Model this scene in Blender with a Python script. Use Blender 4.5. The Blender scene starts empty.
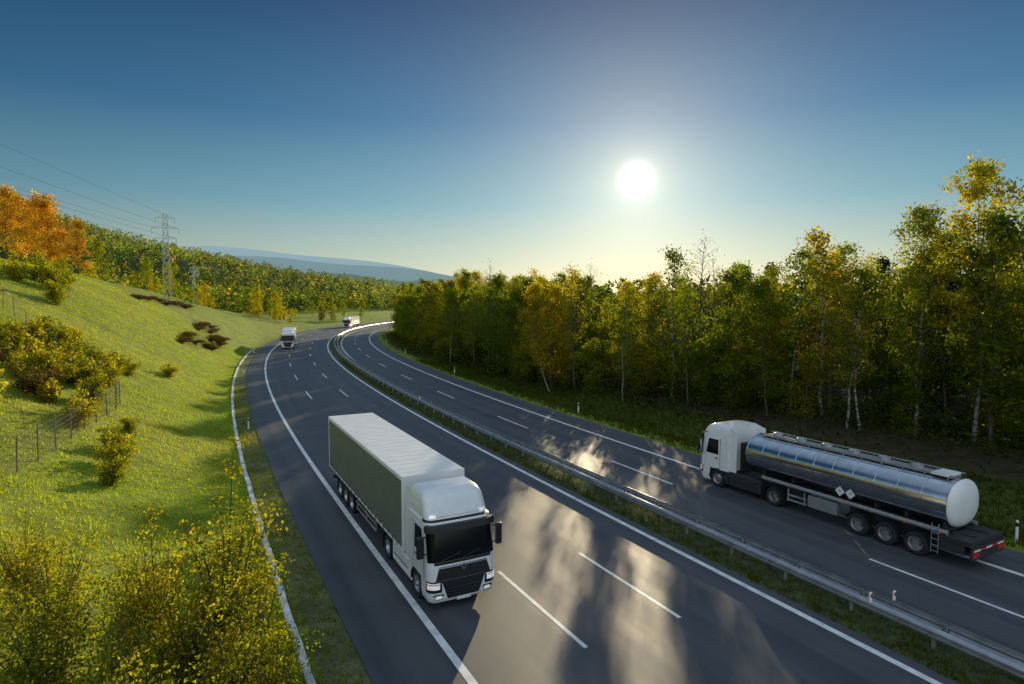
import bpy, numpy as np, math, random
from mathutils import Vector
rng=np.random.default_rng(7); random.seed(7)
scene=bpy.context.scene
COL=scene.collection
scene.view_settings.view_transform='Standard'
try: scene.view_settings.look='None'
except Exception: pass
# ------------------------------------------------------------------ helpers
def link(o,parent=None):
    COL.objects.link(o)
    if parent is not None: o.parent=parent
    return o
def empty(name,loc=(0,0,0),rotz=0,label=None,category=None,group=None,kind=None):
    o=bpy.data.objects.new(name,None);o.empty_display_size=.3
    o.location=loc;o.rotation_euler=(0,0,rotz);link(o);tag(o,label,category,group,kind);return o
def tag(o,label=None,category=None,group=None,kind=None):
    if label:o["label"]=label
    if category:o["category"]=category
    if group:o["group"]=group
    if kind:o["kind"]=kind
class MB:
    def __init__(s): s.v=[];s.f=[];s.m=[]
    def add(s,vs,fs,mi=0):
        n=len(s.v);s.v+=[tuple(map(float,a)) for a in vs];s.f+=[tuple(n+i for i in f) for f in fs];s.m+=[mi]*len(fs)
    def box(s,x0,x1,y0,y1,z0,z1,mi=0):
        vs=[(x,y,z) for x in(x0,x1) for y in(y0,y1) for z in(z0,z1)]
        s.add(vs,[(0,1,3,2),(4,6,7,5),(0,4,5,1),(2,3,7,6),(0,2,6,4),(1,5,7,3)],mi)
    def cyl(s,p0,p1,r0,r1=None,n=10,mi=0,caps=True):
        if r1 is None:r1=r0
        p0=np.array(p0,float);p1=np.array(p1,float);d=p1-p0;L=np.linalg.norm(d)+1e-9;d/=L
        a=np.array([0,0,1.]) if abs(d[2])<.9 else np.array([1.,0,0])
        u=np.cross(d,a);u/=np.linalg.norm(u);w=np.cross(d,u)
        vs=[]
        for p,r in((p0,r0),(p1,r1)):
            for i in range(n):
                t=2*math.pi*i/n;vs.append(p+r*(math.cos(t)*u+math.sin(t)*w))
        fs=[(i,(i+1)%n,n+(i+1)%n,n+i) for i in range(n)]
        if caps: fs+=[tuple(range(n))[::-1],tuple(range(n,2*n))]
        s.add(vs,fs,mi)
    def path(s,pts,rs,n=6,mi=0):
        pts=[np.array(p,float) for p in pts];vs=[];m=len(pts)
        for k,p in enumerate(pts):
            d=pts[min(k+1,m-1)]-pts[max(k-1,0)];d/=np.linalg.norm(d)+1e-9
            a=np.array([1.,0,0]) if abs(d[0])<.8 else np.array([0,1.,0])
            u=np.cross(d,a);u/=np.linalg.norm(u);w=np.cross(d,u)
            for i in range(n):
                t=2*math.pi*i/n;vs.append(p+rs[k]*(math.cos(t)*u+math.sin(t)*w))
        fs=[(k*n+i,k*n+(i+1)%n,(k+1)*n+(i+1)%n,(k+1)*n+i) for k in range(m-1) for i in range(n)]
        fs.append(tuple(range((m-1)*n,m*n)))
        s.add(vs,fs,mi)
    def rev(s,prof,cx,cy,cz,n=28,mi=0):  # revolve (x,r) about x axis
        vs=[];m=len(prof)
        for (x,r) in prof:
            for i in range(n):
                t=2*math.pi*i/n;vs.append((cx+x,cy+r*math.cos(t),cz+r*math.sin(t)))
        fs=[(k*n+i,k*n+(i+1)%n,(k+1)*n+(i+1)%n,(k+1)*n+i) for k in range(m-1) for i in range(n)]
        s.add(vs,fs,mi)
    def obj(s,name,mats,parent=None,smooth=False,bevel=0,loc=None,solid=0):
        me=bpy.data.meshes.new(name);me.from_pydata(s.v,[],s.f)
        if not isinstance(mats,(list,tuple)):mats=[mats]
        for m in mats:me.materials.append(m)
        me.polygons.foreach_set('material_index',s.m)
        if smooth: me.polygons.foreach_set('use_smooth',[True]*len(me.polygons))
        me.update()
        o=bpy.data.objects.new(name,me)
        if loc is not None:o.location=loc
        link(o,parent)
        if bevel:
            b=o.modifiers.new('b','BEVEL');b.width=bevel;b.segments=2;b.limit_method='ANGLE';b.angle_limit=math.radians(40)
        return o
def autosmooth(o,deg=35):
    me=o.data;me.polygons.foreach_set('use_smooth',[True]*len(me.polygons))
    try: me.set_sharp_from_angle(angle=math.radians(deg))
    except Exception: pass
def fast(name,V,k,mat,col=None,parent=None):
    V=np.asarray(V,np.float32).reshape(-1,3);n=len(V);nf=n//k
    me=bpy.data.meshes.new(name);me.vertices.add(n);me.vertices.foreach_set('co',V.ravel())
    me.loops.add(n);me.loops.foreach_set('vertex_index',np.arange(n,dtype=np.int32))
    me.polygons.add(nf);me.polygons.foreach_set('loop_start',np.arange(0,n,k,dtype=np.int32))
    try: me.polygons.foreach_set('loop_total',np.full(nf,k,dtype=np.int32))
    except Exception: pass
    if col is not None:
        a=me.color_attributes.new('col','FLOAT_COLOR','POINT')
        c=np.ones((n,4),np.float32);c[:,:3]=np.repeat(col,k,axis=0);a.data.foreach_set('color',c.ravel())
    me.materials.append(mat);me.update(calc_edges=True)
    return me
# ------------------------------------------------------------------ materials
def mat(name,color,rough=.6,metal=0,noise=0,nscale=5,bump=0,bscale=20,coat=0,spec=.5,emit=None):
    m=bpy.data.materials.new(name);m.use_nodes=True;nt=m.node_tree;b=nt.nodes['Principled BSDF']
    b.inputs['Base Color'].default_value=(*color,1);b.inputs['Roughness'].default_value=rough
    b.inputs['Metallic'].default_value=metal;b.inputs['Specular IOR Level'].default_value=spec
    b.inputs['Coat Weight'].default_value=coat
    if emit: b.inputs['Emission Color'].default_value=(*emit[:3],1);b.inputs['Emission Strength'].default_value=emit[3]
    tc=nt.nodes.new('ShaderNodeTexCoord')
    if noise:
        n=nt.nodes.new('ShaderNodeTexNoise');n.inputs['Scale'].default_value=nscale;n.inputs['Detail'].default_value=6
        nt.links.new(tc.outputs['Object'],n.inputs['Vector'])
        r=nt.nodes.new('ShaderNodeMapRange');r.inputs[1].default_value=.3;r.inputs[2].default_value=.7
        r.inputs[3].default_value=1-noise;r.inputs[4].default_value=1+noise*.5
        nt.links.new(n.outputs['Fac'],r.inputs[0])
        mx=nt.nodes.new('ShaderNodeVectorMath');mx.operation='SCALE';mx.inputs[0].default_value=color
        nt.links.new(r.outputs[0],mx.inputs['Scale']);nt.links.new(mx.outputs[0],b.inputs['Base Color'])
    if bump:
        n=nt.nodes.new('ShaderNodeTexNoise');n.inputs['Scale'].default_value=bscale;n.inputs['Detail'].default_value=4
        nt.links.new(tc.outputs['Object'],n.inputs['Vector'])
        bp=nt.nodes.new('ShaderNodeBump');bp.inputs['Strength'].default_value=bump;bp.inputs['Distance'].default_value=.02
        nt.links.new(n.outputs['Fac'],bp.inputs['Height']);nt.links.new(bp.outputs[0],b.inputs['Normal'])
    return m
M_white=mat('white_paint',(.80,.81,.80),.28,noise=.06,nscale=3,coat=.4)
M_black=mat('black_plastic',(.015,.015,.017),.45,noise=.2)
M_chassis=mat('chassis_dark',(.03,.03,.032),.6,noise=.3,nscale=4)
M_rubber=mat('tyre_rubber',(.022,.022,.023),.8,noise=.25,nscale=9)
M_rim=mat('rim_alloy',(.45,.46,.47),.35,.8,noise=.15)
M_glass=mat('window_glass',(.006,.007,.009),.08,spec=.25)
M_head=mat('headlight_glass',(.75,.78,.8),.1,.3,coat=.6,emit=(1,.97,.9,.35))
M_red=mat('red_lens',(.6,.02,.015),.25)
M_amber=mat('amber_lens',(.7,.22,.02),.25)
M_chrome=mat('chrome',(.60,.61,.63),.16,1,noise=.05)
M_tank=mat('polished_steel',(.62,.63,.65),.15,1,noise=.20,nscale=2.2,bump=.08,bscale=2.6)
M_zinc=mat('galvanised_steel',(.48,.50,.52),.40,.7,noise=.25,nscale=2)
M_grey=mat('grey_metal',(.35,.36,.37),.45,.5,noise=.2)
M_concrete=mat('concrete',(.80,.79,.76),.8,noise=.55,nscale=1.0,bump=.4,bscale=8)
M_mark=mat('road_paint',(.80,.80,.77),.55,noise=.28,nscale=2.5)
M_wood=mat('weathered_wood',(.20,.16,.11),.85,noise=.3)
M_plate=mat('number_plate',(.75,.75,.72),.4)
M_cable=mat('cable_metal',(.10,.10,.11),.5,.5)
M_plastic=mat('post_plastic',(.80,.80,.78),.5,noise=.05)
M_pylon=mat('pylon_steel',(.62,.64,.65),.5,.2,noise=.1)
def curtain_mat():
    m=mat('curtain_fabric',(.150,.170,.145),.5,noise=.10,nscale=1.2);nt=m.node_tree;b=nt.nodes['Principled BSDF']
    tc=nt.nodes.new('ShaderNodeTexCoord');w=nt.nodes.new('ShaderNodeTexWave');w.bands_direction='Y'
    w.inputs['Scale'].default_value=.4;w.inputs['Distortion'].default_value=1.6;w.inputs['Detail'].default_value=2
    nt.links.new(tc.outputs['Object'],w.inputs['Vector'])
    bp=nt.nodes.new('ShaderNodeBump');bp.inputs['Strength'].default_value=.15;bp.inputs['Distance'].default_value=.04
    nt.links.new(w.outputs['Fac'],bp.inputs['Height']);nt.links.new(bp.outputs[0],b.inputs['Normal']);return m
M_curtain=curtain_mat()
M_roof=mat('roof_sheet',(.80,.80,.78),.45,noise=.08,nscale=1.5)
def stripes_mat():
    m=mat('hazard_stripes',(.7,.7,.7),.4);nt=m.node_tree;b=nt.nodes['Principled BSDF']
    tc=nt.nodes.new('ShaderNodeTexCoord');w=nt.nodes.new('ShaderNodeTexWave');w.bands_direction='X';w.inputs['Scale'].default_value=.35
    nt.links.new(tc.outputs['Object'],w.inputs['Vector']);r=nt.nodes.new('ShaderNodeValToRGB');r.color_ramp.interpolation='CONSTANT'
    r.color_ramp.elements[0].color=(.75,.75,.72,1);r.color_ramp.elements[1].position=.5;r.color_ramp.elements[1].color=(.7,.03,.02,1)
    nt.links.new(w.outputs['Fac'],r.inputs[0]);nt.links.new(r.outputs[0],b.inputs['Base Color']);return m
M_stripes=stripes_mat()
def asphalt():
    m=bpy.data.materials.new('asphalt');m.use_nodes=True;nt=m.node_tree;b=nt.nodes['Principled BSDF'];N=nt.nodes.new;L=nt.links.new
    tc=N('ShaderNodeTexCoord');uv=N('ShaderNodeUVMap')
    n1=N('ShaderNodeTexNoise');n1.inputs['Scale'].default_value=.35;n1.inputs['Detail'].default_value=5;L(tc.outputs['Object'],n1.inputs['Vector'])
    n2=N('ShaderNodeTexNoise');n2.inputs['Scale'].default_value=40;n2.inputs['Detail'].default_value=3;L(tc.outputs['Object'],n2.inputs['Vector'])
    mp=N('ShaderNodeMapping');mp.inputs['Scale'].default_value=(1.6,.02,1);L(uv.outputs[0],mp.inputs[0])
    n3=N('ShaderNodeTexNoise');n3.inputs['Scale'].default_value=1;n3.inputs['Detail'].default_value=3;L(mp.outputs[0],n3.inputs['Vector'])
    sx=N('ShaderNodeSeparateXYZ');L(uv.outputs[0],sx.inputs[0])
    def math_(op,a,bv=None):
        k=N('ShaderNodeMath');k.operation=op
        for i,x in enumerate((a,bv)):
            if x is None: continue
            if isinstance(x,(int,float)):k.inputs[i].default_value=x
            else:L(x,k.inputs[i])
        return k.outputs[0]
    tr=math_('COSINE',math_('MULTIPLY',sx.outputs[0],2*math.pi/1.89))
    s=math_('ADD',math_('MULTIPLY',n1.outputs['Fac'],.5),math_('MULTIPLY',n3.outputs['Fac'],.75))
    s=math_('ADD',s,math_('MULTIPLY',n2.outputs['Fac'],.45))
    s=math_('ADD',s,math_('MULTIPLY',tr,-.07))
    s=math_('SUBTRACT',s,.05)
    jt=math_('LESS_THAN',math_('ABSOLUTE',math_('SUBTRACT',math_('FRACT',math_('MULTIPLY',sx.outputs[1],1/23.0)),.5)),.0012)
    s=math_('SUBTRACT',s,math_('MULTIPLY',jt,.35))
    r=N('ShaderNodeValToRGB');r.color_ramp.elements[0].position=.45;r.color_ramp.elements[0].color=(.030,.035,.045,1)
    r.color_ramp.elements[1].position=1.0;r.color_ramp.elements[1].color=(.090,.094,.102,1)
    L(s,r.inputs[0]);L(r.outputs[0],b.inputs['Base Color'])
    rr=math_('ADD',math_('MULTIPLY',s,.24),.41);L(rr,b.inputs['Roughness'])
    b.inputs['Specular IOR Level'].default_value=.42
    bp=N('ShaderNodeBump');bp.inputs['Strength'].default_value=.5;bp.inputs['Distance'].default_value=.008;L(n2.outputs['Fac'],bp.inputs['Height']);L(bp.outputs[0],b.inputs['Normal'])
    return m
M_asphalt=asphalt()
def leafmat(name,ramp,trans=.5,tmul=(2.2,2.0,.8)):
    m=bpy.data.materials.new(name);m.use_nodes=True;nt=m.node_tree;nt.nodes.clear();N=nt.nodes.new;L=nt.links.new
    out=N('ShaderNodeOutputMaterial');at=N('ShaderNodeAttribute');at.attribute_name='col'
    oi=N('ShaderNodeObjectInfo');r=N('ShaderNodeValToRGB')
    el=r.color_ramp.elements
    while len(el)<len(ramp): el.new(.5)
    for i,c in enumerate(ramp): el[i].position=i/(max(1,len(ramp)-1));el[i].color=(*c,1)
    L(oi.outputs['Random'],r.inputs[0])
    mx=N('ShaderNodeVectorMath');mx.operation='MULTIPLY';L(r.outputs[0],mx.inputs[0]);L(at.outputs['Color'],mx.inputs[1])
    d=N('ShaderNodeBsdfDiffuse');L(mx.outputs[0],d.inputs['Color'])
    t=N('ShaderNodeBsdfTranslucent');m2=N('ShaderNodeVectorMath');m2.operation='MULTIPLY';L(mx.outputs[0],m2.inputs[0]);m2.inputs[1].default_value=tmul
    L(m2.outputs[0],t.inputs['Color'])
    ms=N('ShaderNodeMixShader');ms.inputs[0].default_value=trans;L(d.outputs[0],ms.inputs[1]);L(t.outputs[0],ms.inputs[2]);L(ms.outputs[0],out.inputs[0])
    return m
LM_forest=leafmat('leaf_forest',[(.06,.095,.015),(.085,.12,.016),(.12,.15,.018),(.07,.105,.016),(.10,.14,.017),(.16,.165,.018),(.20,.175,.018)],.62,(3.1,2.7,.6))
LM_spruce=leafmat('needle',[(.03,.055,.016),(.04,.065,.02)],.35)
LM_orange=leafmat('leaf_orange',[(.52,.34,.03),(.56,.40,.035),(.46,.25,.022)],.45,(1.5,1.4,1))
LM_yellow=leafmat('leaf_yellow',[(.20,.20,.02),(.25,.24,.02),(.15,.18,.018)],.55,(2.3,2.2,.7))
LM_shrub=leafmat('leaf_shrub',[(.12,.16,.018),(.17,.19,.02),(.10,.14,.017)],.55,(2.3,2.2,.7))
LM_heath=leafmat('heather_brown',[(.085,.075,.03),(.10,.085,.03)],.3)
LM_grass=leafmat('grass_blade',[(.24,.30,.018),(.24,.30,.018)],.55,(2.3,2.3,.7))
LM_wood=leafmat('woodland_leaf',[(1,1,1),(1,1,1)],.55,(2.6,2.3,.7))
M_bark=mat('bark',(.09,.07,.05),.9,noise=.4,nscale=6,bump=.6,bscale=15)
def birch_bark():
    m=mat('birch_bark',(.6,.58,.54),.7);nt=m.node_tree;b=nt.nodes['Principled BSDF']
    tc=nt.nodes.new('ShaderNodeTexCoord');mp=nt.nodes.new('ShaderNodeMapping');mp.inputs['Scale'].default_value=(2,2,7)
    n=nt.nodes.new('ShaderNodeTexNoise');n.inputs['Scale'].default_value=1;n.inputs['Detail'].default_value=4
    nt.links.new(tc.outputs['Object'],mp.inputs[0]);nt.links.new(mp.outputs[0],n.inputs['Vector'])
    r=nt.nodes.new('ShaderNodeValToRGB');r.color_ramp.elements[0].position=.42;r.color_ramp.elements[0].color=(.08,.065,.055,1)
    r.color_ramp.elements[1].position=.56;r.color_ramp.elements[1].color=(.30,.285,.25,1)
    nt.links.new(n.outputs['Fac'],r.inputs[0]);nt.links.new(r.outputs[0],b.inputs['Base Color']);return m
M_birch=birch_bark()
# ------------------------------------------------------------------ road curve
KN=[0,50,100,150,200,260,330,345];KV=[-.00025,.00127,.00167,.00215,.00277,.0034,.0040,0.0]
S=np.arange(-60,460,.5);i0=120
k=np.interp(S,KN,KV);k[S<0]=0
TH=np.cumsum(k*.5);TH=TH-TH[i0]-.488
CX=np.cumsum(np.sin(TH)*.5);CY=np.cumsum(np.cos(TH)*.5);CX=CX-CX[i0]+7.61;CY=CY-CY[i0]
def P(s,d):
    x=np.interp(s,S,CX);y=np.interp(s,S,CY);t=np.interp(s,S,TH);return x+d*np.cos(t),y-d*np.sin(t)
def heading(s): return float(np.interp(s,S,TH))
def sd(x,y):
    x=np.asarray(x,float).ravel();y=np.asarray(y,float).ravel();so=np.empty_like(x);do=np.empty_like(x)
    cx=CX[::4];cy=CY[::4];ss=S[::4];tt=TH[::4]
    for a in range(0,len(x),4000):
        X=x[a:a+4000,None]-cx;Y=y[a:a+4000,None]-cy
        D=X*X+Y*Y;i=D.argmin(1);r=np.arange(len(i))
        lat=X[r,i]*np.cos(tt[i])-Y[r,i]*np.sin(tt[i]);al=X[r,i]*np.sin(tt[i])+Y[r,i]*np.cos(tt[i])
        dist=np.sqrt(D[r,i]);end=(i==0)|(i==len(cx)-1)
        do[a:a+4000]=np.where(end,np.sign(lat)*dist,lat);so[a:a+4000]=ss[i]+np.where(end,0,al)
    return so,do
def sst(x,a,b):
    t=np.clip((x-a)/(b-a),0,1);return t*t*(3-2*t)
def wob(x,y,sc,ph=0):
    x=x/sc;y=y/sc
    return (np.sin(x*1.3+y*.7+ph)+np.sin(-x*.8+y*1.7+1.3+ph)+np.sin(x*2.3-y*1.9+.4+ph)*.5+np.sin(x*3.1+y*3.7+2+ph)*.3)/2.8
def height(x,y):
    x=np.asarray(x,float).ravel();y=np.asarray(y,float).ravel()
    s,d=sd(x,y)
    A=np.interp(s,[-30,10,40,70,105,130,160,200,230,270],[12,13,15,18.5,19,17,13,9,5,2])
    A2=np.interp(s,[60,130,200,240,290],[19,18.5,15,9,3])
    Ls=np.interp(s,[60,110,160],[24,18,13])
    dd=np.maximum(-d-4.6,0)
    A=A+(A2-A)*sst(dd,15,45)
    h=A*(1-np.exp(-(dd/Ls)**1.35))+.04*np.maximum(dd-35,0)*sst(s,160,60)*sst(dd,160,60)
    h+=(.35*wob(x,y,7)+.12*wob(x,y,1.9,2))*sst(dd,.5,9)
    r=np.maximum(d-25.5,0)
    h+=-.5*sst(r,0,3)+.9*sst(r,5,16)+.2*wob(x,y,6,1)*sst(r,2,10)
    far=sst(np.abs(d),60,260)
    h+=far*(160*np.exp(-.5*((x+700)**2+(y-530)**2)/235**2)+6*wob(x,y,90)+4*wob(x,y,42,1))
    h+=far*(12*np.exp(-.5*((x+250)**2/150**2+(y-900)**2/260**2)))
    return h-.06
def hz(x,y): return float(height([x],[y])[0])
# ------------------------------------------------------------------ ground
ang=np.concatenate([np.radians(np.arange(-58,58.01,.3)),np.radians(np.arange(62,302,5.))])
rad=4*1.031**np.arange(0,232)
AA,RR=np.meshgrid(ang,rad);X=(RR*np.sin(AA)).ravel();Y=(RR*np.cos(AA)).ravel()
Z=height(X,Y);na=len(ang);nr=len(rad)
V=np.stack([X,Y,Z],1).tolist();c0=len(V);V.append((0,0,hz(0,0)))
F=[]
for i in range(nr-1):
    for j in range(na):
        j2=(j+1)%na;F.append((i*na+j,(i+1)*na+j,(i+1)*na+j2,i*na+j2))
for j in range(na):F.append((c0,j,(j+1)%na))
me=bpy.data.meshes.new('ground');me.from_pydata(V,[],F)
s_,d_=sd(X,Y)
g=np.ones((len(V),4),np.float32)
grass=np.array([.21,.285,.02]);dark=np.array([.045,.06,.014]);grav=np.array([.14,.12,.095]);litter=np.array([.045,.035,.02]);dry=np.array([.31,.27,.06])
w1=np.clip(.5+.9*wob(X,Y,9,3),0,1)[:,None]
c=grass*(1-.35*w1)+dry*.35*w1
w2=np.clip(wob(X,Y,2.3,7)*1.5-.2,0,1)[:,None]*.35;c=c*(1-w2)+np.array([.10,.15,.015])*w2
mg=(sst(d_,-4.2,-3.2)*(d_<2))[:,None]*.75;c=c*(1-mg)+grav*mg
mr=sst(d_,24,27)[:,None];c=c*(1-mr)+(dark*.8+grass*.14)*mr  # right verge: shadow of the wood painted in as darker grass colour
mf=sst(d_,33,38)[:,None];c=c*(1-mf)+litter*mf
ml=(sst(np.abs(d_),90,170)*(d_<0))[:,None];c=c*(1-ml)+dark*1.4*ml
# brown heath patches on the slope near the bend
hp=np.zeros(len(X))
for (ps,pd,rs,rd_) in((124,-9.5,11,1.8),(138,-12,9,2.0),(112,-11,7,1.5),(150,-20,12,2.2),(132,-22,8,2.0)):
    hp=np.maximum(hp,np.exp(-(((s_-ps)/rs)**2+((d_-pd)/rd_)**2)**1.5))
hp=(hp*.8)[:,None];c=c*(1-hp)+np.array([.05,.045,.02])*hp
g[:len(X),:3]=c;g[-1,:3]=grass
a=me.color_attributes.new('col','FLOAT_COLOR','POINT');a.data.foreach_set('color',g.ravel())
def ground_mat():
    m=bpy.data.materials.new('ground_grass');m.use_nodes=True;nt=m.node_tree;b=nt.nodes['Principled BSDF'];N=nt.nodes.new;L=nt.links.new
    at=N('ShaderNodeAttribute');at.attribute_name='col';tc=N('ShaderNodeTexCoord')
    n=N('ShaderNodeTexNoise');n.inputs['Scale'].default_value=.8;n.inputs['Detail'].default_value=8;n.inputs['Roughness'].default_value=.7;L(tc.outputs['Object'],n.inputs['Vector'])
    r=N('ShaderNodeMapRange');r.inputs[1].default_value=.3;r.inputs[2].default_value=.72;r.inputs[3].default_value=.5;r.inputs[4].default_value=1.4;L(n.outputs['Fac'],r.inputs[0])
    mx=N('ShaderNodeVectorMath');mx.operation='SCALE';L(at.outputs['Color'],mx.inputs[0]);L(r.outputs[0],mx.inputs['Scale'])
    L(mx.outputs[0],b.inputs['Base Color']);b.inputs['Roughness'].default_value=.9;b.inputs['Specular IOR Level'].default_value=.15
    n2=N('ShaderNodeTexNoise');n2.inputs['Scale'].default_value=5;n2.inputs['Detail'].default_value=8;L(tc.outputs['Object'],n2.inputs['Vector'])
    bp=N('ShaderNodeBump');bp.inputs['Strength'].default_value=.7;bp.inputs['Distance'].default_value=.12;L(n2.outputs['Fac'],bp.inputs['Height']);L(bp.outputs[0],b.inputs['Normal'])
    return m
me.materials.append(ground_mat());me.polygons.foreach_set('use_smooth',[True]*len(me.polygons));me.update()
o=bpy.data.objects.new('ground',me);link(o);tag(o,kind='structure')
# ------------------------------------------------------------------ strips along the road
def strip(name,s0,s1,prof,m,parent=None,step=2.0,jit=0):
    ss=np.linspace(s0,s1,max(2,int((s1-s0)/step)+1));vs=[];uvs=[]
    for s in ss:
        j=jit*(math.sin(s*1.7)+math.sin(s*.63+1)+.6*math.sin(s*4.1))/2.6
        for d,z in prof:
            x,y=P(s,d+j);vs.append((float(x),float(y),z));uvs.append((d,float(s)))
    n=len(prof);F=[(i*n+j,i*n+j+1,(i+1)*n+j+1,(i+1)*n+j) for i in range(len(ss)-1) for j in range(n-1)]
    me=bpy.data.meshes.new(name);me.from_pydata(vs,[],F);me.materials.append(m)
    l=me.uv_layers.new(name='UVMap')
    vi=np.empty(len(me.loops),np.int32);me.loops.foreach_get('vertex_index',vi)
    l.data.foreach_set('uv',np.array(uvs,np.float32)[vi].ravel());me.update()
    o=bpy.data.objects.new(name,me);link(o,parent);return o
roadA=strip('road',-40,345,[(-2.45,0),(2,0),(6,0),(11.9,0)],M_asphalt);tag(roadA,kind='structure')
roadB=strip('road',-40,345,[(14.15,0),(18,0),(24.0,0)],M_asphalt);tag(roadB,kind='structure')
zm=.006
for off,par,w in((0,roadA,.125),(11.35,roadA,.125),(14.45,roadB,.125),(21.5,roadB,.125)):
    strip('edge_line',-40,345,[(off-w,zm),(off+w,zm)],M_mark,par,1.5)
M_soil=mat('median_grass',(.055,.075,.02),.95,noise=.6,nscale=2.5,bump=.9,bscale=8)
md=strip('median_strip',-40,345,[(11.9,-.02),(12.1,.03),(13.0,.10),(13.95,.03),(14.15,-.02)],M_soil);tag(md,kind='structure')
gt=strip('drainage_channel',-10,150,[(-4.10,-.05),(-4.09,.09),(-4.05,.10),(-4.0,.07),(-3.96,.07),(-3.91,.10),(-3.88,.09),(-3.87,-.05)],M_concrete,None,.7,.035);tag(gt,kind='structure')
for off,par,ph in((3.78,roadA,19.1),(7.57,roadA,19.1),(17.75,roadB,13.0)):
    s=ph-36
    while s<300:
        strip('lane_dash',s,s+6,[(off-.075,zm),(off+.075,zm)],M_mark,par,2);s+=17.7
# ------------------------------------------------------------------ guardrails
def guardrail(off,face,label):
    x,y=P(0,off);top=empty('guardrail',(0,0,0),0,label,'guardrail','guardrails along the motorway median')
    prof=[(0,.42),(.035,.44),(.085,.51),(.085,.55),(.0,.59),(.0,.61),(.085,.65),(.085,.69),(.035,.76),(0,.78)]
    p=[(off+face*a,z) for a,z in prof]
    p+= [(off+face*(a-.012),z) for a,z in prof[::-1]]+[p[0]]
    o=strip('rail',-12,300,p,M_zinc,top,1.5)
    s=-10
    pm=None
    while s<225:
        xx,yy=P(s,off-face*.06)
        if pm is None:
            b=MB();b.box(-.055,.055,-.035,.035,-.15,.70);b.box(-.05,.05,-.06,.06,.5,.72);pm=b.obj('post',M_zinc,top);q=pm
        else:
            q=pm.copy();link(q,top)
        q.location=(float(xx),float(yy),.0);q.rotation_euler=(0,0,-heading(s));s+=2.6 if s<160 else 5
guardrail(12.85,-1,"galvanised steel guardrail on posts beside the three lane carriageway")
guardrail(13.55,1,"galvanised steel guardrail on posts beside the two lane carriageway")
def reflector(s,off):
    x,y=P(s,off);t=empty('reflector_post',(float(x),float(y),.72),-heading(s),"small white reflector post with red lens on the guardrail","reflector","reflectors on the guardrail")
    b=MB();b.box(-.06,.06,-.03,.03,0,.34);b.obj('reflector_body',M_plastic,t,bevel=.02)
    b=MB();b.box(-.045,.045,-.041,-.031,.18,.29);b.obj('reflector_lens',M_red,t)
for s,o_ in((15.3,12.80),(15.0,13.6),(62,12.88)): reflector(s,o_)
def delin(s,off):
    x,y=P(s,off);t=empty('delineator_post',(float(x),float(y),hz(x,y)-.05),-heading(s),"white plastic delineator post with black band on the verge","road post","delineator posts along the motorway")
    b=MB();b.cyl((0,0,0),(0,0,1.05),.065,.055,8);b.obj('post_body',M_plastic,t)
    b=MB();b.cyl((0,0,.78),(0,0,.95),.0665,.0655,8);b.obj('black_band',M_black,t)
for s in(16.5,52,88,124,160): delin(s,25.3)
for s in(58,100,136): delin(s,-3.0)
# ------------------------------------------------------------------ vehicles
def ip(tab,z): return float(np.interp(z,[a for a,_ in tab],[b for _,b in tab]))
class Cab:
    def __init__(s,ftab,wtab,yb,r,bow=.05): s.ft=ftab;s.wt=wtab;s.yb=yb;s.r=r;s.bow=bow
    def pt(s,a,z,off=0):
        w=ip(s.wt,z);f=ip(s.ft,z);r=min(s.r,w*.6);sg=1 if a>=0 else -1;a=abs(a);fl=w-r;ar=r*math.pi/2
        if a<=fl: x,y,nx,ny=a,f,0,-1
        elif a<=fl+ar:
            t=(a-fl)/r;nx,ny=math.sin(t),-math.cos(t);x=fl+r*nx;y=f+r+r*ny
        else: x=w;y=f+r+(a-fl-ar);nx,ny=1,0
        y+=s.bow*(min(x,w)/w)**2*(1 if ny<0 else max(0,1-(y-f-r)/.6))
        return (sg*(x+nx*off),y+ny*off,z)
    def a_side(s,y,z):
        w=ip(s.wt,z);f=ip(s.ft,z);r=min(s.r,w*.6);return w-r+r*math.pi/2+max(0,y-f-r)
    def shell(s,z0,z1,yb,nz=14,zs=None):
        b=MB();zs=zs or list(np.linspace(z0,z1,nz));vs=[];na=61
        for z in zs:
            am=s.a_side(yb,z)
            for t in np.linspace(-1,1,na):
                vs.append(s.pt(am*t,z))
        F=[(i*na+j,i*na+j+1,(i+1)*na+j+1,(i+1)*na+j) for i in range(len(zs)-1) for j in range(na-1)]
        for i in range(len(zs)-1):F.append((i*na+na-1,i*na,(i+1)*na,(i+1)*na+na-1))
        F.append(tuple(range(na))[::-1]);F.append(tuple((len(zs)-1)*na+j for j in range(na)))
        b.add(vs,F);return b
    def patch(s,name,a0,a1,z0,z1,m,parent,off=.012,na=10,nz=6):
        b=MB();vs=[]
        for of in(off,-.02):
            for z in np.linspace(z0,z1,nz):
                A0=a0(z) if callable(a0) else a0;A1=a1(z) if callable(a1) else a1
                for t in np.linspace(0,1,na):
                    vs.append(s.pt(A0+(A1-A0)*t,z,of))
        n=na*nz
        F=[(i*na+j,i*na+j+1,(i+1)*na+j+1,(i+1)*na+j) for i in range(nz-1) for j in range(na-1)]
        bd=[j for j in range(na)]+[i*na+na-1 for i in range(1,nz)]+[(nz-1)*na+j for j in range(na-2,-1,-1)]+[i*na for i in range(nz-2,0,-1)]
        F+=[(bd[i],bd[(i+1)%len(bd)],n+bd[(i+1)%len(bd)],n+bd[i]) for i in range(len(bd))]
        b.add(vs,F);o=b.obj(name,m,parent);autosmooth(o,30);return o
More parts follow.
